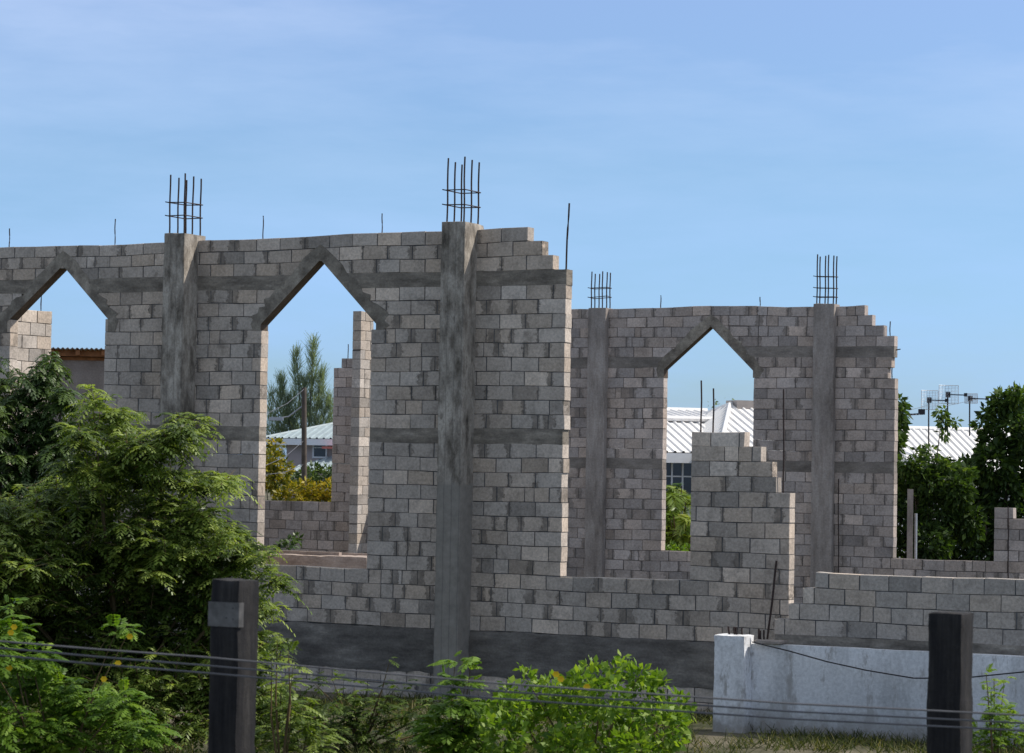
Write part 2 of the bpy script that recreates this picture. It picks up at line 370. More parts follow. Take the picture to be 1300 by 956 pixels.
for (xl, xr, yt, ring, tops, ty) in ((559.5, 590.5, 281, (243.5, 262), (203, 202, 206, 204, 207, 205), 575), (207.5, 234.5, 295.5, (259, 276), (224, 223, 226, 225, 227, 226), 221)):
    ua, ub = U(xl, 300, PJ), U(xr, 300, PJ); zt = Zp(ty, yt, PJ)
    cb = rough_box(ua, ub, PJ, T+.012, -.1, zt, .009, .06, xl, scale=3)
    col = cb.build('column', M['cast'], front, True)
    sc = 1/(F/D0)
    cx, cy = (ua+ub)/2, (PJ+T)/2
    z_at = lambda y: Zp(ty, y, cy)
    cage(col, cx, cy, ub-ua-.12, T-PJ-.14, zt, [z_at(t) for t in tops], [(z_at(r), random.uniform(-.01, .02)) for r in ring])
for x, yb, yt in ((12, 308, 290), (146, 306, 278), (334, 302, 274), (485, 297, 271)):
    rebar(front, 'starter_bar', (U(x, yb, .1), .1, Zp(x, yb, .1)-.1), (U(x+.3, yt, .1), .1, Zp(x, yt, .1)), .009)
rebar(front, 'starter_bar', (U(718, 345, .1), .1, Zp(718, 345, .1)-.1), (U(722.5, 258, .1), .1, Zp(722, 258, .1)), .014)
for x, yb, yt in ((890, 550, 483), (905.5, 550, 493), (994.5, 630, 494)):
    rebar(front, 'starter_bar', (U(x, yb, .1), .1, Zp(x, yb, .1)-.1), (U(x+.6, yt, .1), .1, Zp(x, yt, .1)), .012)
rebar(front, 'starter_bar', (U(974, 815, -.12), -.12, Zp(974, 815, -.12)), (U(986, 712, -.03), -.03, Zp(986, 712, -.03)), .014)
# ---- back wall
WB = 15.55; ZN = H+3.237
def zb(v): return ZN+(v-28)*CH
back = empty('block_wall', O+WB*YD, -TH, 'pinkish grey block wall at the back with one pointed opening and a stepped end', 'wall')
bc = {}
bL = U(600, 500, WB)
sillv = round((Zp(900, 703.5, WB)-ZN)/CH)+28
lowv = round((Zp(395, 640, WB)-ZN)/CH)+28
midv = {0: 22, 1: 23}
rR = U(1135, 600, WB)
stepR = {27: 1098, 26: 1107.5, 25: 1122, 24: 1135.5, 23: 1135.5, 22: 1132, 21: 1127}
rightlow = round((Zp(1200, 711, WB)-ZN)/CH)+28
rtop = round((Zp(1275, 643, WB)-ZN)/CH)+28
for v in range(-5, 28):
    y = 386+(27.5-v)*13.4
    ivs = [(bL, U(stepR[v], y, WB) if v in stepR else rR)]
    if v < rightlow: ivs = [(bL, U(1420, 700, WB))]
    elif v < rtop:
        ivs.append((U(1262 if v < rtop else 1262, 690, WB), U(1420 if v < rtop-1 else 1286, 690, WB)))
    if v < lowv: ivs[0] = (U(200, 600, WB), ivs[0][1])
    # stepped fragment left of the main part
    else:
        if v < lowv+15:
            xl = 422 if v < lowv+14 else 431.5; ivs.insert(0, (U(xl, 560, WB), U(452, 560, WB)))
    bc[v] = ivs
AB = (*UZ(843, 469, WB), *UZ(902.5, 414.5, WB), *UZ(956, 470.5, WB))
arch_cut(bc, zb, *AB, sillv, U(841, 590, WB), U(956, 560, WB))
bb = []
ca_, cb_ = U(757, 460, WB), U(1045, 460, WB)
for v, lo, hi in ((22, bL, U(903, 450, WB)), (23, U(903, 450, WB), 99), (12, bL, 99)):
    keep = []
    for a, b in bc[v]:
        if a >= lo-.01 and (b <= hi+3 or hi == 99) and b > U(650, 450, WB):
            bb.append((v, a, b))
        else: keep.append((a, b))
    bc[v] = keep
masonry(back, bc, zb, 0, [M['block_warm'], M['mortar_warm']], 11, lambda x, z: (.018*math.sin(x*1.3) if z > zb(26) else 0)-(.0 if z < zb(27.5) else .01))
for v, a, b in bb: rough_box(a+.004, b-.002, -.004, T+.003, zb(v)-.013, zb(v+1)+.013, .005, .09, v).build('tie_beam', M['beam_warm'], back, True)
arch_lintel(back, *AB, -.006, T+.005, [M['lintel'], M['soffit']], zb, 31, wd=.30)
for xl, xr, yt, pj, ty, ring, tops in ((745.5, 768.5, 390.5, -.14, 757, (366, 378), (345, 347, 348, 344, 346, 346)), (1031.5, 1058.5, 385.2, -.12, 1045, (351, 365.5, 377), (323, 325, 325, 323, 325, 325))):
    ua, ub = U(xl, 450, WB+pj), U(xr, 450, WB+pj); zt = Zp(ty, yt, WB+pj)
    col = rough_box(ua, ub, pj, T+.012, -.1, zt, .008, .07, xl, scale=3).build('column', M['cast_pale'], back, True)
    z_at = lambda y: Zp(ty, y, WB)
    cage(col, (ua+ub)/2, (pj+T)/2, .34, .165, zt, [z_at(t) for t in tops], [(z_at(r), random.uniform(-.02, .03)) for r in ring], .0135, True)
for x, yb, yt in ((839, 391, 375), (965, 389, 377), (1130, 426, 408), (442, 468, 437), (1132.5, 480, 462), (1064.5, 735, 608), (1280, 740, 643)):
    w = WB+.1 if yb < 700 else (WB-.06)
    rebar(back, 'starter_bar', (U(x, yb, w), w-WB, Zp(x, yb, w)-.1), (U(x, yt, w), w-WB, Zp(x, yt, w)), .011)
rebar(back, 'starter_bar', (U(1132, 445, WB+.1), .1, Zp(1132, 445, WB)), (U(1143, 443, WB+.1), .1, Zp(1143, 443, WB)), .011)
# ---- return pier in front of the back wall, seen through the second opening
def cross_wall(x, y, w, depth, ztop, label, mats, seed, smear=.2, extra=None):
    """a wall running front to back; its blocks lie along the depth, its long face looks along +u"""
    base = O+XD*U(x, y, w)+YD*w
    r = empty('block_wall', base, -TH+math.pi/2, label, 'wall'); r['kind'] = 'thing'
    n = int(round(ztop/CH)); cs = {}
    for v in range(-1, n): cs[v] = [(0, depth if not extra else extra(v, n, depth))]
    masonry(r, cs, lambda v: ztop-(n-v)*CH, 0, mats, seed, None, smear); return r, n
zt = Zp(462, 396, WB-.2)
cw, n = cross_wall(455.5, 560, WB-.55, .53, zt, 'narrow sunlit block pier behind the second arched opening, taller than the blocks beside it', [M['block_pale'], M['mortar_warm']], 41)
# ---- sunlit cross wall right behind the first opening
zt = Zp(40, 396, 1.2)
cw, n = cross_wall(17+0, 440,   .26, .98, zt, 'pale sunlit block wall end behind the leftmost arched opening, topped by a hooked bar', [M['block_pale'], M['mortar_warm']], 43)
rebar(cw, 'starter_bar', (.82, .1, zt-.1), (.82, .1, zt+.33), .010, True)
# ---- low wall in front on the right
WR = -1.4
low = empty('block_wall', O+WR*YD, -TH, 'low front block wall on the right, stepping down to the left beside the pier', 'wall')
zt = Zp(1040, 727, WR); n = 9
cs = {}
edges = {0: 1035.7, 1: 1019.4, 2: 1001, 3: 983.5}
for v in range(0, 14): cs[-v] = [(U(edges.get(v, 983), 730+20*v, WR), U(1460, 770, WR))]
bm4 = cs.pop(-4)
masonry(low, cs, lambda v: zt+(v-1)*CH, 0, [M['block_pale'], M['mortar']], 51, None, .12)
rough_box(bm4[0][0], bm4[0][1], -.012, T+.01, zt-5*CH-.012, zt-4*CH+.012, .006, .09, 4).build('tie_beam', M['beam'], low, True)
# ---- white painted wall
WW = -1.75
wh = empty('plastered_wall', O+WW*YD, -TH, 'white painted plastered boundary wall, stained, with a short pier at its left end', 'wall')
zt = Zp(1100, 823.5, WW)
rough_box(U(950, 840, WW), U(1460, 840, WW), 0, .18, -.1, zt, .006, .12, 6, scale=2).build('wall_panel', M['white'], wh, True)
za = Zp(925, 806.5, WW-.24)
rough_box(U(905.5, 830, WW-.24), U(945, 830, WW-.24), -.24, .1, -.1, za, .008, .06, 8).build('pier', M['white'], wh, True)
rough_box(U(955, 820, WW-.1), U(992, 820, WW-.1), -.1, .14, zt+.003, zt+.05, .01, .05, 9).build('coping_fragment', M['cast_pale'], wh, True)
for i, x in enumerate((926, 932, 935, 942, 963, 966, 970)):
    yb = 808 if x < 950 else 824; yt = random.uniform(795, 799) if x < 950 else random.uniform(797, 802)
    w = WW-.05+.02*i
    rebar(wh, 'starter_bar', (U(x, yb, w), w-WW, Zp(x, yb, w)-.08), (U(x+random.uniform(-1, 1), yt, w), w-WW, Zp(x, yt, w)), .013)
# loose wire over the white wall
def sagline(name, pts, r, label, cat, m='cable', n=8, group=None):
    mb = MB(); mb.tube(pts, r, 6)
    c = Vector(pts[0]); mb.v = [tuple(Vector(p)-c) for p in mb.v]
    o = mb.build(name, M[m], None, False); o.location = c; return tag(o, label, cat, group)
pts = []
for x, y in ((955, 815), (975, 820), (1000, 826), (1050, 840), (1100, 851), (1160, 861), (1220, 861), (1300, 853), (1400, 838)):
    d = UZ(x, y, WW-.3); q = O+XD*d[0]+YD*(WW-.3); pts.append(Vector((q.x, q.y, d[1])))
sagline('loose_wire', pts, .009, 'thin black wire sagging in front of the white wall', 'wire', 'dark_plastic')
# ---- concrete slab in second window
ws = .9
sl = empty('concrete_slab', O+ws*YD, -TH, 'pinkish concrete slab edge lying behind the sill of the second arched opening', 'slab')
z1 = Zp(400, 705, ws)
rough_box(U(250, 710, ws), U(466, 710, ws), 0, .9, z1-.42, z1, .010, .08, 13).build('slab_body', M['slab'], sl, True)
mb = MB(); mb.box(U(250, 710, ws), U(425, 710, ws), .12, .2, z1+.004, z1+.05); mb.box(U(330, 710, ws), U(460, 710, ws), .5, .58, z1+.004, z1+.03); mb.build('formwork_batten', M['slab'], sl)
for o_ in (front, back, low, wh): o_['kind'] = 'thing'
# ------------------------------------------------------------------ foliage
def quads_obj(name, Q, col, m, parent=None, origin=None):
    """Q (n,4,3) leaf quads, col (n,) value 0..1"""
    Q = np.asarray(Q, dtype=np.float32); n = len(Q)
    if origin is not None: Q = Q-np.array(origin, dtype=np.float32)
    me = bpy.data.meshes.new(name); me.vertices.add(n*4); me.vertices.foreach_set('co', Q.ravel())
    me.loops.add(n*4); me.loops.foreach_set('vertex_index', np.arange(n*4, dtype=np.int32))
    me.polygons.add(n); me.polygons.foreach_set('loop_start', np.arange(0, n*4, 4, dtype=np.int32)); me.polygons.foreach_set('loop_total', np.full(n, 4, dtype=np.int32))
    me.update(calc_edges=True)
    ca = me.color_attributes.new('lcol', 'FLOAT_COLOR', 'CORNER'); cc = np.ones((n, 4, 4), dtype=np.float32); cc[:, :, :3] = np.clip(np.asarray(col), 0, 1)[:, None, None]
    ca.data.foreach_set('color', cc.ravel()); return link(name, me, m, parent)
def unit(a): return a/np.maximum(np.linalg.norm(a, axis=-1, keepdims=True), 1e-6)
def fronds(P, Dr, L, npair, wl=.30, ww=.075, droop=.5, base=.5, spread=.18):
    """pinnate leaves: P (n,3) roots, Dr (n,3) directions, L (n,) lengths"""
    n = len(P); Dr = unit(Dr); upv = np.array([0, 0, 1.]); S = unit(np.cross(Dr, upv)+1e-4); Up = unit(np.cross(S, Dr))
    t = np.linspace(.12, 1, npair); out = []; cs = []
    cf = rng.normal(base, spread, n)
    for sg in (-1, 1):
        for k in t:
            r = P+Dr*(L*k)[:, None]; r[:, 2] -= droop*L*k*k
            tang = unit(Dr+np.outer(np.full(n, -2*droop*k), upv))
            ln = (L*wl*(.55+.45*math.sin(math.pi*min(1, k*.9+.1))))[:, None]; wd = (L*ww)[:, None]
            d = unit(sg*S*.85+tang*.5-Up*(.25+.25*rng.random((n, 1)))+rng.normal(0, .10, (n, 3)))
            tip = r+d*ln; md = r+d*ln*.5; out.append(np.stack([r, md+tang*wd, tip, md-tang*wd], 1)); cs.append(cf+rng.normal(0, .06, n))
    return np.concatenate(out), np.concatenate(cs)
def leaves(P, size, droop=.3, base=.5, spread=.2, aspect=.45, outd=None):
    n = len(P); d = rng.normal(0, 1, (n, 3)); 
    if outd is not None: d = d*.7+outd
    d[:, 2] -= droop; d = unit(d); s = unit(np.cross(d, rng.normal(0, 1, (n, 3)))); L = (size*(.6+.8*rng.random(n)))[:, None]
    nn = unit(np.cross(d, s)); tip = P+d*L; md = P+d*L*.5
    return np.stack([P, md+s*L*aspect/2+nn*L*.06, tip, md-s*L*aspect/2+nn*L*.06], 1), rng.normal(base, spread, n)
def shell(c, r, n, flat=1., inner=.45):
    d = unit(rng.normal(0, 1, (n, 3))); rad = r*(inner+(1-inner)*rng.random(n)**.5); p = d*rad[:, None]; p[:, 2] *= flat
    return np.array(c)+p, d
def plant(name, label, cat, base, limbs, crown_fn, leafm, trunk_r=.07, barkm='bark', group=None, trunkname='trunk', crownname='crown', fork=.35, twigs=None):
    base = Vector(base); r = empty(name, base, 0, label, cat, group); mb = MB()
    for i, q in enumerate(limbs):
        q = Vector(q)-base; f = Vector((q.x*fork*.5, q.y*fork*.5, q.z*fork))
        pts = [Vector((0, 0, -.05)), f*.5, f, f.lerp(q, .5)+Vector((random.uniform(-.06, .06), 0, random.uniform(0, .1))), q]
        mb.tube(pts, [trunk_r, trunk_r*.8, trunk_r*.6, trunk_r*.36, trunk_r*.1], 6)
    for a_, b_ in (twigs or []): mb.tube([a_-base, b_-base], [.008, .003], 3, caps=False)
    mb.build(trunkname, M[barkm], r, True)
    Q, c = crown_fn(); quads_obj(crownname, Q, c, leafm, r, base)
    return r
def cat(*a): return np.concatenate([x[0] for x in a]), np.concatenate([x[1] for x in a])
M['leaf_l'] = leaf_mat('leucaena_leaf', (.028, .05, .010), (.10, .155, .022), (.30, .37, .08), .38, .45, .4)
M['leaf_d'] = leaf_mat('dark_leaf', (.018, .04, .012), (.06, .105, .022), (.15, .21, .045), .25, .42, .4)
M['leaf_b'] = leaf_mat('bright_leaf', (.07, .14, .015), (.14, .24, .025), (.26, .36, .04), .4, .5, .3)
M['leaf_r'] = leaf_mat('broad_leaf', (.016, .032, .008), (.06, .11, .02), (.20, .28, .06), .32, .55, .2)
M['leaf_c'] = leaf_mat('casuarina_needle', (.13, .17, .12), (.21, .26, .18), (.32, .38, .26), .4, .8, .1)
M['leaf_y'] = leaf_mat('yellow_leaf', (.08, .10, .012), (.34, .28, .02), (.62, .40, .03), .3, .5, .3)
M['grass'] = leaf_mat('dry_grass', (.03, .045, .012), (.085, .10, .03), (.26, .22, .11), .3, .7, .15)
M['leaf_p'] = leaf_mat('palm_leaf', (.06, .12, .015), (.17, .25, .03), (.34, .38, .06), .35, .4, .4)
def clumps(px, Y, npm, L, npair, droop, dz=.5, base=.5, spread=.2, wl=.3, ww=.075, flat=.8):
    """px: (x, y, radius in photo pixels, share, colour shift)"""
    res = []; ce = []
    for x, y, rp, k, sh in px:
        yy = Y+random.uniform(-dz, dz); c = W(x, y, yy); r = rp*yy/F; ce.append(c)
        n = int(npm*k*(rp/30)**2)
        P, d = shell(c, r, n, flat, inner=.05); d = d*.55+rng.normal(0, .5, (n, 3)); d[:, 2] = np.abs(d[:, 2])*.55-.05
        res.append(fronds(P, d, L*(.5+.8*rng.random(n)), npair, wl, ww, droop, base+sh, spread))
    return ce, res
def G(x, Y): p = W(x, 700, Y); p.z = 0; return p
def sprays(px, Y, ntw, per, L, npair, droop, wl, ww, dz=.6, base=.5, spread=.16, reach=1.15, rise=.8):
    """leafy shoots: twigs that carry pinnate leaves alternately along them"""
    res = []; ce = []; tw = []
    for x, y, rp, k, sh in px:
        yy = Y+random.uniform(-dz, dz); c = np.array(W(x, y+rp*.35, yy)); r = rp*yy/F; ce.append(Vector(c)); P = []; Dr = []; LL = []; tone = []
        for t in range(max(3, int(ntw*k*(rp/30)**2))):
            d = rng.normal(0, 1, 3); d[2] = abs(d[2])*rise+.15; d /= np.linalg.norm(d); st = c+rng.normal(0, 1, 3)*r*np.array([.55, .6, .45]); ln = r*reach*rng.uniform(.45, 1.1)
            a0 = rng.uniform(0, 6.28); tn = rng.normal(0, .5); tw.append((Vector(st), Vector(st+d*ln)))
            for i in range(per):
                u = (i+.6)/per; a = a0+i*2.4; h = np.array([math.cos(a), math.sin(a), rng.uniform(-.15, 1.1)])
                P.append(st+d*ln*u+np.array([0, 0, -.05*u])); Dr.append(h+d*.5*u); LL.append(L*rng.uniform(.6, 1.2)*(1.1-.45*u)); tone.append(tn*spread)
        Q, cc = fronds(np.array(P), np.array(Dr), np.array(LL), npair, wl, ww, droop, base+sh, spread*.6)
        cc = cc+np.tile(np.array(tone), 2*npair); res.append((Q, cc))
    return ce, res, tw
# dark drooping tree, far left
px = [(62, 468, 24, 1.3, .1), (45, 492, 28, 1.2, 0), (80, 498, 22, 1, .05), (20, 505, 30, 1.2, .05), (-15, 520, 35, 1, .1), (60, 530, 30, 1.3, -.1), (28, 560, 32, 1.3, -.1), (72, 568, 26, 1.2, -.15), (50, 600, 34, 1.2, -.1), (0, 600, 34, 1, 0), (88, 606, 24, 1, -.1), (30, 640, 40, 1.2, -.1), (-30, 570, 40, 1, 0), (10, 480, 20, .5, .1)]
ce, rs, tw1 = sprays(px, 33.0, 15, 11, .26, 8, .8, .34, .09, .5, .45, .2, 1.1, .7)
plant('tree', 'dark drooping leafy tree at the far left edge in front of the block wall', 'tree', G(35, 33.2), ce[::2], lambda: cat(*rs), M['leaf_d'], .08, twigs=tw1)
# big feathery shrub
px = [(118, 508, 15, 1, .15), (133, 522, 22, 1.1, .1), (150, 540, 24, 1, .05), (110, 548, 22, 1, .05), (130, 575, 32, 1.1, 0), (165, 580, 28, 1, 0), (100, 600, 28, 1, .05),
      (218, 545, 24, 1, -.02), (245, 538, 20, 1, .05), (200, 565, 26, 1, -.1), (235, 566, 20, .8, -.05), (185, 590, 26, 1, -.12), (262, 612, 20, .8, .05), (288, 612, 14, .8, .1), (235, 618, 28, 1, 0), (205, 625, 32, 1, 0), (150, 620, 38, 1.1, .02), (105, 640, 40, 1.1, 0), (50, 655, 44, 1.1, .02), (0, 655, 44, 1.1, .05), (-40, 680, 50, 1, .05),
      (255, 655, 30, 1, .02), (290, 672, 28, 1, .05), (318, 690, 22, 1, .08), (338, 718, 20, .9, .1), (352, 738, 12, .8, .12), (300, 706, 34, 1, .0), (210, 680, 42, 1.1, 0), (160, 690, 44, 1.1, 0), (110, 700, 44, 1, -.05), (50, 715, 50, 1, -.05), (0, 720, 50, 1, 0), (255, 720, 42, 1.1, 0), (310, 748, 30, 1, 0), (200, 745, 44, 1, -.1), (150, 760, 44, 1, -.1), (95, 770, 44, 1, -.1), (250, 778, 40, 1, -.08), (310, 800, 34, .9, 0), (180, 810, 44, .9, -.08), (330, 835, 26, .6, .0), (240, 840, 40, .9, -.05), (345, 770, 18, .8, .1), (20, 780, 50, 1, -.1), (60, 830, 50, 1, -.1), (-20, 820, 50, 1, -.1), (150, 820, 44, .9, -.1), (290, 850, 36, .9, -.05), (110, 830, 44, .9, -.05), (180, 870, 46, .9, 0), (260, 890, 46, .9, 0), (100, 890, 46, .9, 0), (330, 905, 34, .7, 0)]
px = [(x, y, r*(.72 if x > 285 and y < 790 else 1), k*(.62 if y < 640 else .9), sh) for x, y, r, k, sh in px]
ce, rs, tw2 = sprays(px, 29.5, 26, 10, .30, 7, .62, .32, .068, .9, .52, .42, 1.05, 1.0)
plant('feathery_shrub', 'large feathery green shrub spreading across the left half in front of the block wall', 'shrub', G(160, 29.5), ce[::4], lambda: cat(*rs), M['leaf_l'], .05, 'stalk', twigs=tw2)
def leafy(name, label, px, Y, n0, size, m, base=.5, dz=.8, droop=.6, group=None, aspect=.45, spread=.22, category='tree', tr=.1, barkm='bark'):
    res = []; ce = []
    for x, y, rp, k, sh in px:
        yy = Y+random.uniform(-dz, dz); c = W(x, y, yy); ce.append(c); n = int(n0*k*(rp/20)**2)
        P, d = shell(c, rp*yy/F, n, 1., .5); res.append(leaves(P, size, droop, base+sh, spread, aspect, d*.8))
    cx = sum(p[0] for p in px)/len(px)
    return plant(name, label, category, G(cx, Y), ce[::max(1, len(ce)//6)], lambda: cat(*res), m, tr, barkm, group)
# flowering bush bottom left, nearer
def weed(name, label, px, Y, npm, L, leafm, nfl, base=.5, seedx=0, npair=6, flw=()):
    ce, rs = clumps(px, Y, npm, L, npair, .35, .4, base, .2, .42, .12)
    r = plant(name, label, 'bush', G(sum(p[0] for p in px)/len(px), Y), ce, lambda: cat(*rs), leafm, .025, 'stalk', trunkname='stem', crownname='foliage', fork=.2)
    add_flowers(r, flw, Y); return r
def add_flowers(r, flw, Y):
    for fx, fy in flw:
        mb = MB(); c = W(fx, fy, Y-.5)-r.location
        for k in range(6):
            a = k*math.pi/3; d = Vector((math.cos(a), -.3, math.sin(a)*.9)); s = Vector((-math.sin(a), 0, math.cos(a)))
            mb.quad([c, c+d*.020+s*.014, c+d*.032, c+d*.020-s*.014])
        mb.build('flower', M['yellow'], r)
weed('flowering_bush', 'bright green bush with yellow flowers at the bottom left corner', [(10, 800, 26, 1, 0), (-20, 830, 36, 1, 0), (40, 838, 26, 1, 0), (20, 870, 40, 1, 0), (70, 880, 34, 1, 0), (110, 900, 34, 1, 0), (0, 930, 50, 1, 0), (60, 940, 46, 1, 0), (150, 895, 30, 1, .0), (170, 935, 36, 1, 0), (148, 800, 14, .7, -.1), (15, 770, 12, .5, .1), (165, 800, 10, .5, 0)], 24, 95, .17, M['leaf_b'], 3, .3, flw=((14, 803), (18, 796), (132, 862), (12, 848), (165, 808), (150, 842)))
bush = leafy('flowering_bush', 'bright green leafy bush with yellow flowers at the bottom centre, below the big column', [(760, 858, 13, 1.2, 0), (785, 852, 13, 1.2, .1), (735, 862, 12, 1.1, 0), (812, 858, 13, 1, 0), (838, 868, 10, 1, 0), (700, 866, 11, 1, .1), (668, 860, 8, .9, .1), (662, 848, 5, .8, .1), (684, 880, 16, 1, 0), (645, 880, 13, 1, 0), (720, 890, 24, 1, 0), (770, 885, 26, 1, 0), (820, 888, 24, 1, 0), (650, 902, 22, 1, 0), (700, 920, 32, 1, 0), (770, 930, 36, 1, 0), (840, 925, 32, 1, 0), (790, 838, 6, .7, .1), (862, 900, 18, 1, 0), (750, 845, 7, .9, .1), (640, 935, 28, 1, 0), (720, 955, 32, 1, 0), (800, 960, 32, 1, 0)], 22.5, 170, .07, M['leaf_b'], .58, .45, .05, category='bush', tr=.02, barkm='stalk', aspect=.62, spread=.28)
add_flowers(bush, ((706, 856), (745, 872), (712, 862)), 22.5)
weed('weed', 'small feathery weed poking up in front of the base of the big column', [(578, 838, 8, 1, .1), (598, 842, 8, .9, .1), (572, 862, 12, .8, 0), (590, 868, 14, .8, 0), (580, 895, 22, .9, 0), (600, 920, 26, .9, 0), (560, 930, 26, .9, 0), (585, 945, 30, .9, 0)], 23, 110, .17, M['leaf_b'], 0, .45, npair=8)
weed('weed', 'yellow green sprig beside the black post at the bottom right', [(1252, 856, 5, .8, .1), (1262, 862, 6, .8, .2), (1275, 862, 5, .7, .1), (1258, 880, 12, .8, 0), (1270, 905, 22, .8, 0), (1250, 935, 28, .8, 0), (1290, 930, 26, .8, 0)], 20, 140, .10, M['leaf_b'], 0, .6, npair=7)
weed('weed', 'green sprigs growing beside the black post on the left', [(352, 812, 9, .7, .1), (366, 826, 6, .7, .1), (345, 838, 10, .8, 0), (372, 848, 9, .7, .1), (358, 866, 16, .8, 0), (370, 900, 26, .9, 0), (390, 935, 32, .9, 0), (345, 935, 30, .9, 0)], 26, 85, .16, M['leaf_l'], 0, .6)
weed('weed', 'dark weedy tuft at the wall foot between the left post and the big column', [(335, 880, 26, 1, -.1), (375, 905, 30, 1, -.1), (410, 925, 34, 1, -.1), (560, 900, 26, .9, -.05), (600, 925, 30, .9, 0), (470, 905, 30, 1, -.1), (420, 858, 12, .7, 0), (400, 868, 14, .8, 0), (450, 872, 14, .7, 0), (495, 838, 8, .6, -.2), (505, 870, 16, .6, -.1), (480, 890, 22, .8, 0), (430, 900, 30, .8, 0), (530, 905, 26, .7, 0), (460, 935, 36, .9, 0), (520, 940, 36, .9, 0)], 31, 70, .15, M['leaf_l'], 0, .35)
# grass as stuff
def grass(x0, x1, y0, y1, n, h, name, label):
    P = np.stack([rng.uniform(x0, x1, n), rng.uniform(y0, y1, n), np.zeros(n)], 1)
    pk = np.array([noise.noise(Vector((p[0]*.9, p[1]*.5, 0)))+.5*noise.noise(Vector((p[0]*3, p[1]*2, 5))) for p in P]); P = P[pk > rng.normal(-.02, .12, n)]; n = len(P)
    d = rng.normal(0, .35, (n, 3)); d[:, 2] = 1; d = unit(d); L = (h*(.4+.9*rng.random(n)))[:, None]; a = rng.uniform(0, 6.28, n); s = np.stack([np.cos(a), np.sin(a), np.zeros(n)], 1)*.009
    bend = np.stack([rng.normal(0, .1, n), rng.normal(0, .1, n), np.zeros(n)], 1)
    Q = np.stack([P-s, P+s, P+d*L+bend+s*.2, P+d*L+bend-s*.2], 1)
    o = quads_obj(name, Q, rng.normal(.35, .3, n), M['grass']); tag(o, label, 'grass', kind='stuff')
grass(-8, 9, 22, 38, 90000, .13, 'grass', 'rough green grass covering the ground in front of the walls')
# ------------------------------------------------------------------ far vegetation
def casuarina(base, spires, Y, label):
    out = []; lim = []
    for x, yt, yb, wpx, k in spires:
        top = W(x, yt, Y); bot = W(x, yb, Y); n = int(720*k); t = rng.random(n)**.8; wr = wpx*.8*Y/F
        nb = 70; lv = rng.random(nb); an = rng.uniform(0, 6.28, nb); bi = rng.integers(0, nb, n); q = rng.random(n)
        lvl = np.clip(lv[bi]+rng.normal(0, .02, n), 0, 1.1); rad = wr*(.04+.96*lvl)*q*.9
        P = np.stack([top.x+(bot.x-top.x)*lvl+np.cos(an[bi])*rad, top.y+np.sin(an[bi])*rad, top.z+(bot.z-top.z)*lvl+rad*.9-.1], 1)+rng.normal(0, .07, (n, 3))
        d = np.stack([np.cos(an[bi]), np.sin(an[bi]), np.full(n, 1.9)], 1)+rng.normal(0, .45, (n, 3)); d = unit(d)
        s = unit(np.cross(d, rng.normal(0, 1, (n, 3))))*.012; L = (.28+.38*rng.random(n))[:, None]
        out.append((np.stack([P-s, P+s, P+d*L+s*.4, P+d*L-s*.4], 1), rng.normal(.5, .2, n))); lim.append(top)
    plant('casuarina_tree', label, 'tree', base, lim, lambda: cat(*out), M['leaf_c'], .10, fork=.3)
casuarina(G(385, 128), [(398, 428, 560, 16, 1.7), (376, 444, 560, 13, 1.3), (408, 470, 570, 14, 1.3), (357, 478, 560, 13, 1.3), (386, 480, 580, 20, 1.5), (366, 500, 585, 20, 1.2), (345, 495, 590, 16, 1.), (418, 500, 580, 14, 1.1)], 128, 'tall wispy grey green tree with pointed spires behind the second arched opening')
leafy('broadleaf_tree', 'large dark broad leaved tree filling the right edge behind the low back wall',
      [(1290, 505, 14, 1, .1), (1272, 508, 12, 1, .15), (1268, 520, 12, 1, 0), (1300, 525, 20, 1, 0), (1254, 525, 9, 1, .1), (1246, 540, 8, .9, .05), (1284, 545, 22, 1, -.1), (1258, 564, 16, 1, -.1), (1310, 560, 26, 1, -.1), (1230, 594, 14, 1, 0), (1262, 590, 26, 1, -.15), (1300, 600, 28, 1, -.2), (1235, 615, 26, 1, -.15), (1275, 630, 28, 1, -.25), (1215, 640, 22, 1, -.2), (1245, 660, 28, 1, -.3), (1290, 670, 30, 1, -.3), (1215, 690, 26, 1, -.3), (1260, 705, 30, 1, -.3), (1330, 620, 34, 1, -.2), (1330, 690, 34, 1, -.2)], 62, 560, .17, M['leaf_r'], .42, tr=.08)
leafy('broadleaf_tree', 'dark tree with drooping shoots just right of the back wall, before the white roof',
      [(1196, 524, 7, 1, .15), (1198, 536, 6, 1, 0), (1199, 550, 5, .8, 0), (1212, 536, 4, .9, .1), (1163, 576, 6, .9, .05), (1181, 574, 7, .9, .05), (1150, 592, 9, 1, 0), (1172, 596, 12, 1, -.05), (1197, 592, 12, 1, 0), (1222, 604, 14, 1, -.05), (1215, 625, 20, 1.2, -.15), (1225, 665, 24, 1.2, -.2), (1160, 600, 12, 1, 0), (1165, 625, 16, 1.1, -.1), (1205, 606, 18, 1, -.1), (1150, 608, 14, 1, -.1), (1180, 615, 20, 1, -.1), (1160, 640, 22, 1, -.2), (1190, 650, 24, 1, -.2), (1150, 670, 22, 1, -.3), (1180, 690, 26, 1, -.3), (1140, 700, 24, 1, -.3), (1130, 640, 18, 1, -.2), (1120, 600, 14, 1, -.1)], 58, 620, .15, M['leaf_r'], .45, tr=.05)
leafy('broadleaf_tree', 'tall narrow dark tree peeking past the edge of the back wall below the antennas', [(1141, 512, 8, 1.1, 0), (1143, 525, 9, 1.1, 0), (1139, 540, 12, 1.1, -.05), (1128, 530, 16, 1, 0), (1128, 560, 18, 1, 0), (1120, 590, 20, 1, 0)], 66, 420, .2, M['leaf_r'], .4, tr=.1)
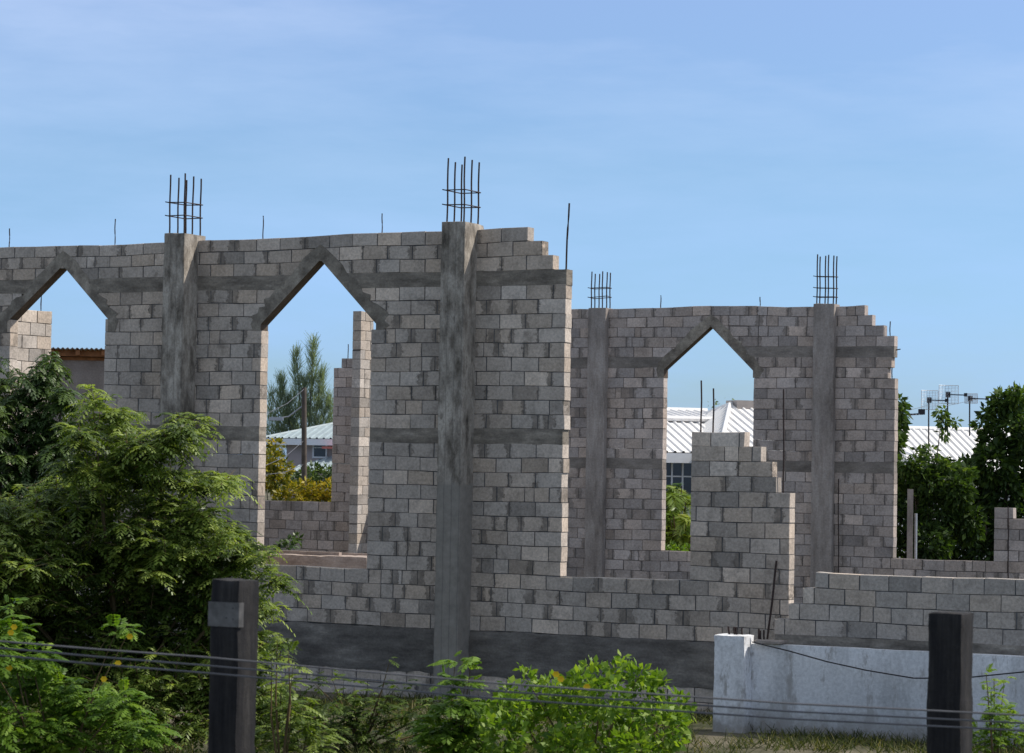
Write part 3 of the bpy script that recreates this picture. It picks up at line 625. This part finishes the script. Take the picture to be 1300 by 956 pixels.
leafy('yellow_shrub', 'yellow and green garden shrub in front of the green roofed house', [(372, 628, 12, 1, .1), (388, 622, 12, 1, .1), (400, 628, 13, 1, .2), (416, 622, 12, 1, .2), (358, 632, 11, 1, -.1), (408, 640, 14, 1, 0), (385, 642, 14, 1, 0), (430, 630, 14, 1, .1)], 66, 600, .13, M['leaf_y'], .35, .5, .1, category='shrub', tr=.04)
leafy('garden_tree', 'small tree with yellowing leaves at the left edge of the second arched opening', [(350, 566, 9, 1, .1), (345, 585, 14, 1, 0), (358, 596, 12, .8, 0), (350, 612, 13, 1, -.1), (336, 600, 18, 1, 0), (362, 618, 11, .8, -.2), (325, 575, 18, 1, 0)], 70, 480, .15, M['leaf_y'], .28, .6, .2, category='tree', tr=.05)
leafy('garden_bush', 'dark green rounded bush below the green roofed house', [(400, 600, 11, 1, 0), (412, 604, 12, 1, 0), (390, 606, 10, 1, 0), (425, 606, 12, 1, 0), (376, 610, 10, 1, .1)], 76, 600, .14, M['leaf_d'], .5, .5, .2, category='bush', tr=.04)
leafy('distant_tree', 'sparse twiggy treetop showing above the white roof in the back window', [(905, 512, 6, .25, 0), (925, 510, 7, .25, 0), (916, 516, 8, .3, 0), (940, 514, 6, .3, 0)], 130, 420, .16, M['leaf_c'], .4, tr=.06)
# arching palm-like plants in back window
def palmy(label, x, yb, yt, Y, n, seed):
    r0 = random.Random(seed); base = G(x, Y); P = []; Dd = []; Ls = []
    root = empty('palm', base, 0, label, 'palm'); mb = MB()
    res = []
    zt = W(x, yt, Y).z
    for i in range(n):
        a = r0.uniform(0, 6.28); hh = zt*r0.uniform(.3, 1.0); c = Vector((base.x+r0.uniform(-.35, .35), base.y+r0.uniform(-.35, .35), hh)); mb.tube([Vector((0, 0, 0)), (c-base)*.6, c-base], [.02, .015, .008], 5)
        P.append(c); Dd.append((math.cos(a), math.sin(a), .9)); Ls.append(r0.uniform(.5, .8))
    mb.build('stem', M['stalk'], root)
    Q, c = fronds(np.array(P), np.array(Dd), np.array(Ls), 16, .42, .035, .95, .55, .22)
    quads_obj('crown', Q, c, M['leaf_p'], root, base)
palmy('arching yellow green palm at the left side of the back window', 853, 700, 615, 60, 120, 1)
palmy('lower yellow green palm beside the grey block pier in the back window', 868, 700, 655, 59, 90, 2)
leafy('garden_bush', 'low bright bush at the sill of the back window', [(850, 698, 9, 1, 0), (862, 702, 9, 1, .1), (874, 700, 8, 1, 0), (886, 706, 10, 1, 0)], 58, 500, .10, M['leaf_b'], .4, .3, .1, category='bush', tr=.02)
leafy('weed', 'small dark weed growing against the low wall inside the second arched opening', [(368, 690, 7, 1, 0), (376, 684, 5, .8, .1), (360, 696, 7, 1, 0)], 50, 420, .12, M['leaf_d'], .5, .15, .1, category='weed', tr=.012)
# ------------------------------------------------------------------ houses behind
def roof_plane(mb, ea, eb, ra, rb, sp=.3, hh=.04, m=0, wrib=.05):
    ea, eb, ra, rb = map(Vector, (ea, eb, ra, rb)); e = (eb-ea); L = e.length; e.normalize()
    nrm = e.cross(ra-ea).normalized();
    if nrm.z < 0: nrm = -nrm
    u = nrm.cross(e).normalized();
    if u.z < 0: u = -u
    Tm = (ra-ea).dot(u); sA = (ra-ea).dot(e); sB = (rb-ea).dot(e)
    def tm(s):
        if s < sA: return Tm*s/max(sA, 1e-6)
        if s > sB: return Tm*(L-s)/max(L-sB, 1e-6)
        return Tm
    prof = []; s = 0
    while s < L:
        prof += [(s, 0), (min(L, s+sp-wrib*2), 0), (min(L, s+sp-wrib*1.5), hh), (min(L, s+sp-wrib*.5), hh)]; s += sp
    prof.append((L, 0)); prof = sorted(set(prof+[(sA, 0) if sA > 0 else (0, 0), (sB, 0)]))
    b = len(mb.v)
    for s, h in prof:
        for t in (0, max(0, tm(s))): mb.v.append(tuple(ea+e*s+u*t+nrm*h))
    for i in range(len(prof)-1): mb.f.append((b+2*i, b+2*i+2, b+2*i+3, b+2*i+1)); mb.m.append(m)
def hip(mb, x0, x1, y0, y1, ze, zr, run, m=0, sp=.3, hh=.04):
    """hip roof; run = how far in the ridge ends lie"""
    ym = (y0+y1)/2; ra, rb = (x0+run, ym, zr), (x1-run, ym, zr)
    roof_plane(mb, (x0, y0, ze), (x1, y0, ze), ra, rb, sp, hh, m); roof_plane(mb, (x1, y1, ze), (x0, y1, ze), rb, ra, sp, hh, m)
    roof_plane(mb, (x0, y1, ze), (x0, y0, ze), ra, ra, sp, hh, m); roof_plane(mb, (x1, y0, ze), (x1, y1, ze), rb, rb, sp, hh, m)
    mb.tube([ra, rb], .09, 6, m)
    for c, r in (((x0, y0, ze), ra), ((x0, y1, ze), ra), ((x1, y0, ze), rb), ((x1, y1, ze), rb)): mb.tube([c, r], .07, 6, m)
    mb.box(x0, x1, y0, y1, ze-.16, ze-.02, m)
def window(parent, xc, zc, w, h, y, nx=2, nz=2):
    f = MB(); t = .07
    f.box(xc-w/2-t, xc+w/2+t, y-.05, y+.01, zc+h/2, zc+h/2+t); f.box(xc-w/2-t, xc+w/2+t, y-.05, y+.01, zc-h/2-t, zc-h/2)
    f.box(xc-w/2-t, xc-w/2, y-.05, y+.01, zc-h/2, zc+h/2); f.box(xc+w/2, xc+w/2+t, y-.05, y+.01, zc-h/2, zc+h/2)
    for i in range(1, nx): x = xc-w/2+w*i/nx; f.box(x-.025, x+.025, y-.04, y-.015, zc-h/2, zc+h/2)
    for i in range(1, nz): z = zc-h/2+h*i/nz; f.box(xc-w/2, xc+w/2, y-.037, y-.017, z-.02, z+.02)
    wo = f.build('window', M['frame_w'], parent); g = MB(); g.box(xc-w/2, xc+w/2, y-.012, y+.012, zc-h/2, zc+h/2); g.build('pane', M['glass'], wo)
# white roofed house
Y = 76; p = W(846, 574, Y); ze = p.z; s = Y/F
rot = math.radians(20)
hs = empty('house', (p.x, p.y, 0), rot, 'white house with a white ribbed metal roof seen through the back window opening', 'house')
w = MB(); w.box(-2.2, 9, .5, 9, -.1, ze-.17); w.build('wall', M['render_white'], hs)
zr = W(860, 519, Y+3).z; zm = W(860, 534, Y+2).z
r = MB()
roof_plane(r, (-2.8, 0, ze), (5.6, 0, ze), (-1.2, 2.6, zm), (4.0, 2.6, zm), .26, .045)
roof_plane(r, (-1.5, 2.5, zm+.08), (4.4, 2.5, zm+.08), (-.4, 4.6, zr), (3.3, 4.6, zr), .26, .045)
roof_plane(r, (-2.8, 9.4, ze), (-2.8, 0, ze), (-1.2, 6, zm), (-1.2, 2.6, zm), .26, .045)
roof_plane(r, (-1.5, 7, zm+.08), (-1.5, 2.5, zm+.08), (-.4, 4.6, zr), (-.4, 4.6, zr), .26, .045)
roof_plane(r, (5.6, 9.4, ze), (-2.8, 9.4, ze), (3.3, 4.8, zr), (-.4, 4.8, zr), .26, .045)
r.tube([(-1.5, 2.5, zm+.08), (4.4, 2.5, zm+.08)], .09, 6); r.tube([(-.4, 4.6, zr), (3.3, 4.6, zr)], .10, 6); r.tube([(-1.5, 2.5, zm+.08), (-.4, 4.6, zr)], .08, 6)
zw = W(948, 512, Y+2).z
hip(r, .9, 7.2, -1.6, 7, ze-.05, zw, 2.3, 0, .26, .045)
ro = r.build('roof', M['roof_white'], hs)
v = MB(); v.box(3.25, 4.6, 2.3, 3.1, zw-.35, zw+.12); v.build('roof_vent', M['zinc'], ro)
f = MB(); f.box(-2.8, .88, -.03, .0, ze-.3, ze-.02); f.build('fascia', M['frame_w'], hs)
for xc, in ((.55,),): window(hs, xc, W(866, 605, Y).z, 1.0, 1.15, .5, 3, 2)
window(hs, 1.75+.1, W(866, 605, Y).z, .9, 1.15, .5, 3, 2)
w2 = MB(); w2.box(2.6, 7, -1.1, .49, -.1, ze-.22); w2.build('wing_wall', M['render_white'], hs)
# white roof behind the right trees
Y = 82; p = W(1120, 612, Y)
h2 = empty('house', (p.x, p.y, 0), math.radians(22), 'long white ribbed metal roof behind the dark trees on the right, under the antennas', 'house')
ze = p.z; zr = W(1190, 543, Y+2).z; w = MB(); w.box(-2.4, 8.4, .5, 6, -.1, ze-.17); w.build('wall', M['render_white'], h2)
r = MB(); hip(r, -3, 9, 0, 6.5, ze, zr, 1.6, 0, .26, .05); r.build('roof', M['roof_white'], h2)
# green roofed house
Y = 112; p = W(352, 556, Y); s = Y/F
h3 = empty('house', (p.x, p.y, 0), math.radians(-12), 'pale pink house with pale green roofs behind the second arched opening', 'house')
ze = p.z; zr = W(425, 534, Y+3).z
w = MB(); w.box(.3, 6.5, .4, 7, -.1, ze-.17); w.build('wall', M['render_pink'], h3)
r = MB(); hip(r, -.6, 7, -.1, 7.4, ze, zr, 2.6, 0, .3, .05); ro = r.build('roof', M['roof_green'], h3)
f = MB(); f.box(-.62, 7.02, -.14, -.104, ze-.28, ze-.02); f.build('fascia', M['frame_w'], h3)
window(h3, 1.75, W(393, 568, Y).z, .5, .75, .4, 1, 2)
lo = MB(); zl = W(390, 598, Y-2).z; roof_plane(lo, (.9, -2.2, zl), (3.6, -2.2, zl), (2.9, -.0, W(390, 575, Y-1).z), (3.5, -.0, W(390, 575, Y-1).z), .3, .05); roof_plane(lo, (.9, .3, zl), (.9, -2.2, zl), (2.9, 0, W(390, 575, Y-1).z), (2.9, 0, W(390, 575, Y-1).z), .3, .05); lo.build('porch_roof', M['roof_green'], h3)
pw = MB(); pw.box(1.2, 3.4, -1.8, .39, -.1, zl-.03); pw.build('porch_wall', M['render_pink'], h3)
aw = MB(); za_ = W(412, 566, Y-1).z; aw.box(2.2, 3.2, -.9, .38, za_-.12, za_-.03); aw.build('awning', M['roof_red'], h3)
# shed at left
Y = 52; a = W(60, 441, Y); b = W(150, 441, Y)
sh = empty('shed', (a.x, a.y, 0), math.radians(0), 'weathered tan rendered building with a rusty corrugated roof edge behind the leftmost opening', 'building')
wd_ = 2.6; zz = a.z; w = MB(); w.box(-.9, 1.6, 0, 3, -.1, W(90, 456, Y).z); w.build('wall', M['render_tan'], sh)
bt = MB(); bt.box(-1, 1.7, -.18, -.08, zz-.17, zz-.035); bt.box(-1, 1.7, -.03, .05, zz-.24, zz-.18)
for k in range(6): bt.box(-.9+k*.5, -.82+k*.5, -.3, -.19, zz-.15, zz-.05)
bt.build('roof_timber', M['timber'], sh)
r = MB(); nn = 100
for k in range(nn):
    x0 = -1.05+2.8*k/nn; x1 = -1.05+2.8*(k+1)/nn; h0 = .018*math.sin(k*1.9); h1 = .018*math.sin((k+1)*1.9)
    r.quad([(x0, -.35, zz+h0-.02), (x1, -.35, zz+h1-.02), (x1, 3.2, zz+h1-.4), (x0, 3.2, zz+h0-.4)])
ro = r.build('roof', M['zinc'], sh); ro.modifiers.new('thick', 'SOLIDIFY').thickness = .012
# utility pole, lamp, wires
Y = 72; b = G(384.5, Y); tp = W(386, 492, Y)
po = empty('utility_pole', b, 0, 'dark wooden utility pole standing in front of the green roofed house', 'utility pole')
mb = MB(); mb.tube([(0, 0, -.1), (0, 0, tp.z*.5), tp-b], [.085, .075, .065], 10); mb.build('pole', M['pole'], po, True)
ar = MB(); q = W(352, 531, Y)-b; ar.tube([(0, 0, W(384, 512, Y).z), q+Vector((.3, 0, .05)), q], .02, 6); ar.box(q.x-.22, q.x+.16, -.08, .08, q.z-.06, q.z+.03); ar.build('street_lamp', M['alu'], po)
for i, (pp, lb) in enumerate((([(386, 494, Y), (365, 512, 66), (300, 545, 60)], 'thin wire running down left from the top of the utility pole'),
        ([(385, 560, Y), (362, 580, 66), (310, 603, 60)], 'middle sagging wire left of the utility pole'), ([(385, 590, Y), (360, 600, 68), (300, 606, 62)], 'lowest sagging wire left of the utility pole'))):
    sagline('overhead_wire', [W(*t) for t in pp], .008, lb, 'wire', 'cable', group='wires on the utility pole')
# second thin pole
b = G(1155, 55.5); tp = W(1154.5, 621, 55.5); po = empty('concrete_post', b, 0, 'slim pale concrete post standing before the dark trees right of the back wall', 'post')
mb = MB(); mb.box(-.055, .055, -.05, .05, -.1, tp.z); mb.build('shaft', M['cast_pale'], po); mb = MB(); mb.tube([(.12, 0, 0), (.12, 0, tp.z-.5)], .03, 8); mb.build('pipe', M['alu'], po)
# antennas
def antenna(x, yt, yb, wpx, hpx, ang, label, grp='grid antennas above the white roof', Y=80):
    b = W(x, yb, Y); r = empty('grid_antenna', b, 0, label, 'antenna', grp); top = W(x, yt, Y)-b; s = Y/F
    mb = MB(); mb.tube([(0, 0, -.2), top], .022, 6); mb.build('mast', M['dark_plastic'], r)
    g = MB(); w_, h_ = wpx*s/2, hpx*s/2; ca, sa = math.cos(ang), math.sin(ang)
    def gp(u, v): d = .25*((u/w_)**2)*w_; return Vector((u*ca-d*sa*.8, -.1-d*ca+u*sa, top.z+v-.0))
    for i in range(13):
        v = -h_+2*h_*i/12; g.tube([gp(u, v) for u in np.linspace(-w_, w_, 7)], .0045 if i % 12 else .009, 4)
    for i in range(7): u = -w_+2*w_*i/6; g.tube([gp(u, -h_), gp(u, h_)], .0045 if i % 6 else .009, 4)
    g.build('grid_reflector', M['alu'], r)
    e = MB(); e.tube([(0, -.1, top.z), (.45*ca, -.5, top.z-.02)], .018, 5); e.box(.40*ca, .40*ca+.09, -.54, -.46, top.z-.06, top.z+.04); e.box(-.06, .06, -.10, .05, top.z-.08, top.z+.08); e.build('feed_arm', M['dark_plastic'], r)
antenna(1179, 508, 566, 22, 24, .15, 'left grid antenna on a tall thin mast, in front of the roof ridge')
antenna(1203, 501, 548, 25, 23, .1, 'highest grid antenna with the widest grid, between the two others')
antenna(1231, 506, 545, 16, 12, -.3, 'smallest tilted grid antenna, nearest the big dark tree')
Y = 78; b = W(1150, 524, Y); r = empty('yagi_antenna', b, 0, 'horizontal rod antenna beside the edge of the back wall', 'antenna')
mb = MB(); s = Y/F; mb.tube([(-6*s, 0, -3*s), (22*s, 0, -1*s)], .03, 6); mb.box(16*s, 24*s, -.06, .06, -2*s, 5*s); mb.build('boom', M['dark_plastic'], r)
mb = MB()
for k in range(5): mb.tube([(k*4*s, -.25, -2*s), (k*4*s, .25, -1*s)], .008, 4)
mb.tube([(-6*s, 0, 0), (-6*s, 0, -60*s)], .022, 6); mb.build('element', M['alu'], r)
sagline('antenna_wire', [W(1150, 522, 79), W(1180, 514, 79), W(1203, 515, 79), W(1240, 507, 79)], .007, 'thin wire strung between the antennas', 'wire', 'alu')
# ------------------------------------------------------------------ foreground posts and cables
def post(x0, xm, x1, yt, Y, label, plate=None):
    a = W(x0, 850, Y); c = W(x1, 850, Y); wpx = (c.x-a.x); rz = math.radians(30); sd = wpx/(math.cos(rz)+math.sin(rz)); b = Vector(((a.x+c.x)/2, Y, 0))
    r = empty('fence_post', b, -rz+math.pi/2 if 0 else rz*-1, label, 'post', None); zt = W((x0+x1)/2, yt, Y).z
    mb = rough_box(-sd/2, sd/2, -sd/2, sd/2, -.3, zt, .005, .022, x0, scale=7); mb.build('post_shaft', M['tar'], r, True)
    if plate:
        z1, z0 = W(x0, plate[0], Y).z, W(x0, plate[1], Y).z
        q = MB(); q.box(-sd/2-.004, sd/2+.003, -sd/2-.006, -sd/2-.0035, z0, z1); q.box(sd/2+.0035, sd/2+.006, -sd/2-.006, -sd/2+.03, z0, z1)
        for dx, dz in ((.6, .35), (.82, .75), (.82, .3)): q.box(-sd/2+sd*dx, -sd/2+sd*dx+.004, -sd/2-.009, -sd/2-.006, z0+(z1-z0)*dz, z0+(z1-z0)*dz+.004, 1)
        q.build('metal_plate', [M['tin'], M['dark_plastic']], r)
    return r
post(265.5, 303, 327, 735, 12, 'black square timber post with a metal plate nailed round it, left of centre', (763, 794))
post(1175, 1215, 1238, 777, 12.5, 'plain black square timber post standing before the white wall on the right')
for i, (y0, y1, y2, lb) in enumerate(((814, 834, 847, 'top cable of the three running across the left post'), (822.5, 844.5, 857, 'middle cable of the three running across the left post'), (832, 854, 866.5, 'lowest cable of the three running across the left post'))):
    Yc = 11.7
    pts = [W(-120, y0-7.5, Yc), W(0, y0, Yc), W(130, (y0+y1)/2+.8, Yc), W(258, y1, Yc), W(400, y2, Yc), W(627, y2+20, Yc), W(1000, y2+46, Yc), W(1400, y2+66, Yc)]
    sagline('fence_cable', pts, .0045, lb, 'cable', 'cable', group='cables strung along the fence posts')
# ------------------------------------------------------------------ ground, sky, light
gm, nt, b = mat('earth_and_grass'); n = N(nt); tc = n.n('ShaderNodeTexCoord').outputs['Object']
col = n.ramp(n.noise(.35, 8, .65, tc), [(.35, (.035, .045, .018)), (.5, (.085, .08, .045)), (.65, (.20, .17, .12))]); col = n.mix(.7, col, n.ramp(n.noise(9, 6, .7, tc), [(.3, .6), (.7, 1.3)]), 'MULTIPLY')
n.l(col, b.inputs['Base Color']); n.bump(n.noise(6, 8, .7, tc), .8, .06, b)
mb = MB(); S = 1500; g = [-S, -200, -60, -20, 0, 20, 60, 200, S]
for i in range(8):
    for j in range(8): mb.quad([(g[i], g[j]+40, 0), (g[i+1], g[j]+40, 0), (g[i+1], g[j+1]+40, 0), (g[i], g[j+1]+40, 0)])
tag(mb.build('ground', gm), 'earthy ground with patchy grass', 'ground', kind='structure')
sx, sy, el = .985, .17, math.radians(48)
az = math.atan2(sx, sy)
wo = bpy.data.worlds.new('World'); bpy.context.scene.world = wo; wo.use_nodes = True; nt = wo.node_tree; n = N(nt)
bg = nt.nodes['Background']; sky = n.n('ShaderNodeTexSky', sky_type='NISHITA'); sky.sun_disc = False; sky.sun_elevation = el; sky.sun_rotation = az
sky.air_density = 1.0; sky.dust_density = .6; sky.ozone_density = 1.5
gen = n.n('ShaderNodeTexCoord').outputs['Generated']; sp = n.n('ShaderNodeSeparateXYZ'); n.l(gen, sp.inputs[0])
mp = n.n('ShaderNodeMapping'); mp.inputs['Scale'].default_value = (2.2, 2.2, 11); mp.inputs['Rotation'].default_value = (0, .18, 0); n.l(gen, mp.inputs[0])
cl = n.noise(1.6, 7, .58, mp.outputs[0]); cf = n.ramp(cl, [(.40, 0.), (.72, .75)])
col = n.mix(cf, sky.outputs[0], (5.6, 6.3, 7.0))
tint = n.ramp(sp.outputs[2], [(0, (.47, .67, 1.05)), (.06, (.49, .69, 1.03)), (.11, (.545, .70, .93)), (.18, (.75, .80, .99)), (.24, (.94, .87, 1.03)), (.6, (1, 1, 1))])
col = n.mix(1, col, tint, 'MULTIPLY'); col = n.mix(1, col, n.ramp(sp.outputs[2], [(.3, (1/1.3,)*3), (.55, (1.06, .93, .77))]), 'MULTIPLY'); col = n.mix(1, col, (1.3, 1.3, 1.3), 'MULTIPLY'); n.l(col, bg.inputs[0]); bg.inputs[1].default_value = .15
sl_ = bpy.data.lights.new('sun', 'SUN'); sl_.energy = 4.6; sl_.angle = math.radians(.5); sl_.color = (1, .95, .88); so = bpy.data.objects.new('sun', sl_); C.objects.link(so)
dv = Vector((sx, sy, 0)).normalized()*math.cos(el)+Vector((0, 0, math.sin(el))); so.rotation_euler = dv.to_track_quat('Z', 'Y').to_euler(); so.location = (30, 40, 60)
sc = bpy.context.scene; vs = sc.view_settings; vs.view_transform = 'Standard'; vs.look = 'None'; vs.gamma = 1; vs.exposure = 0; vs.use_curve_mapping = False
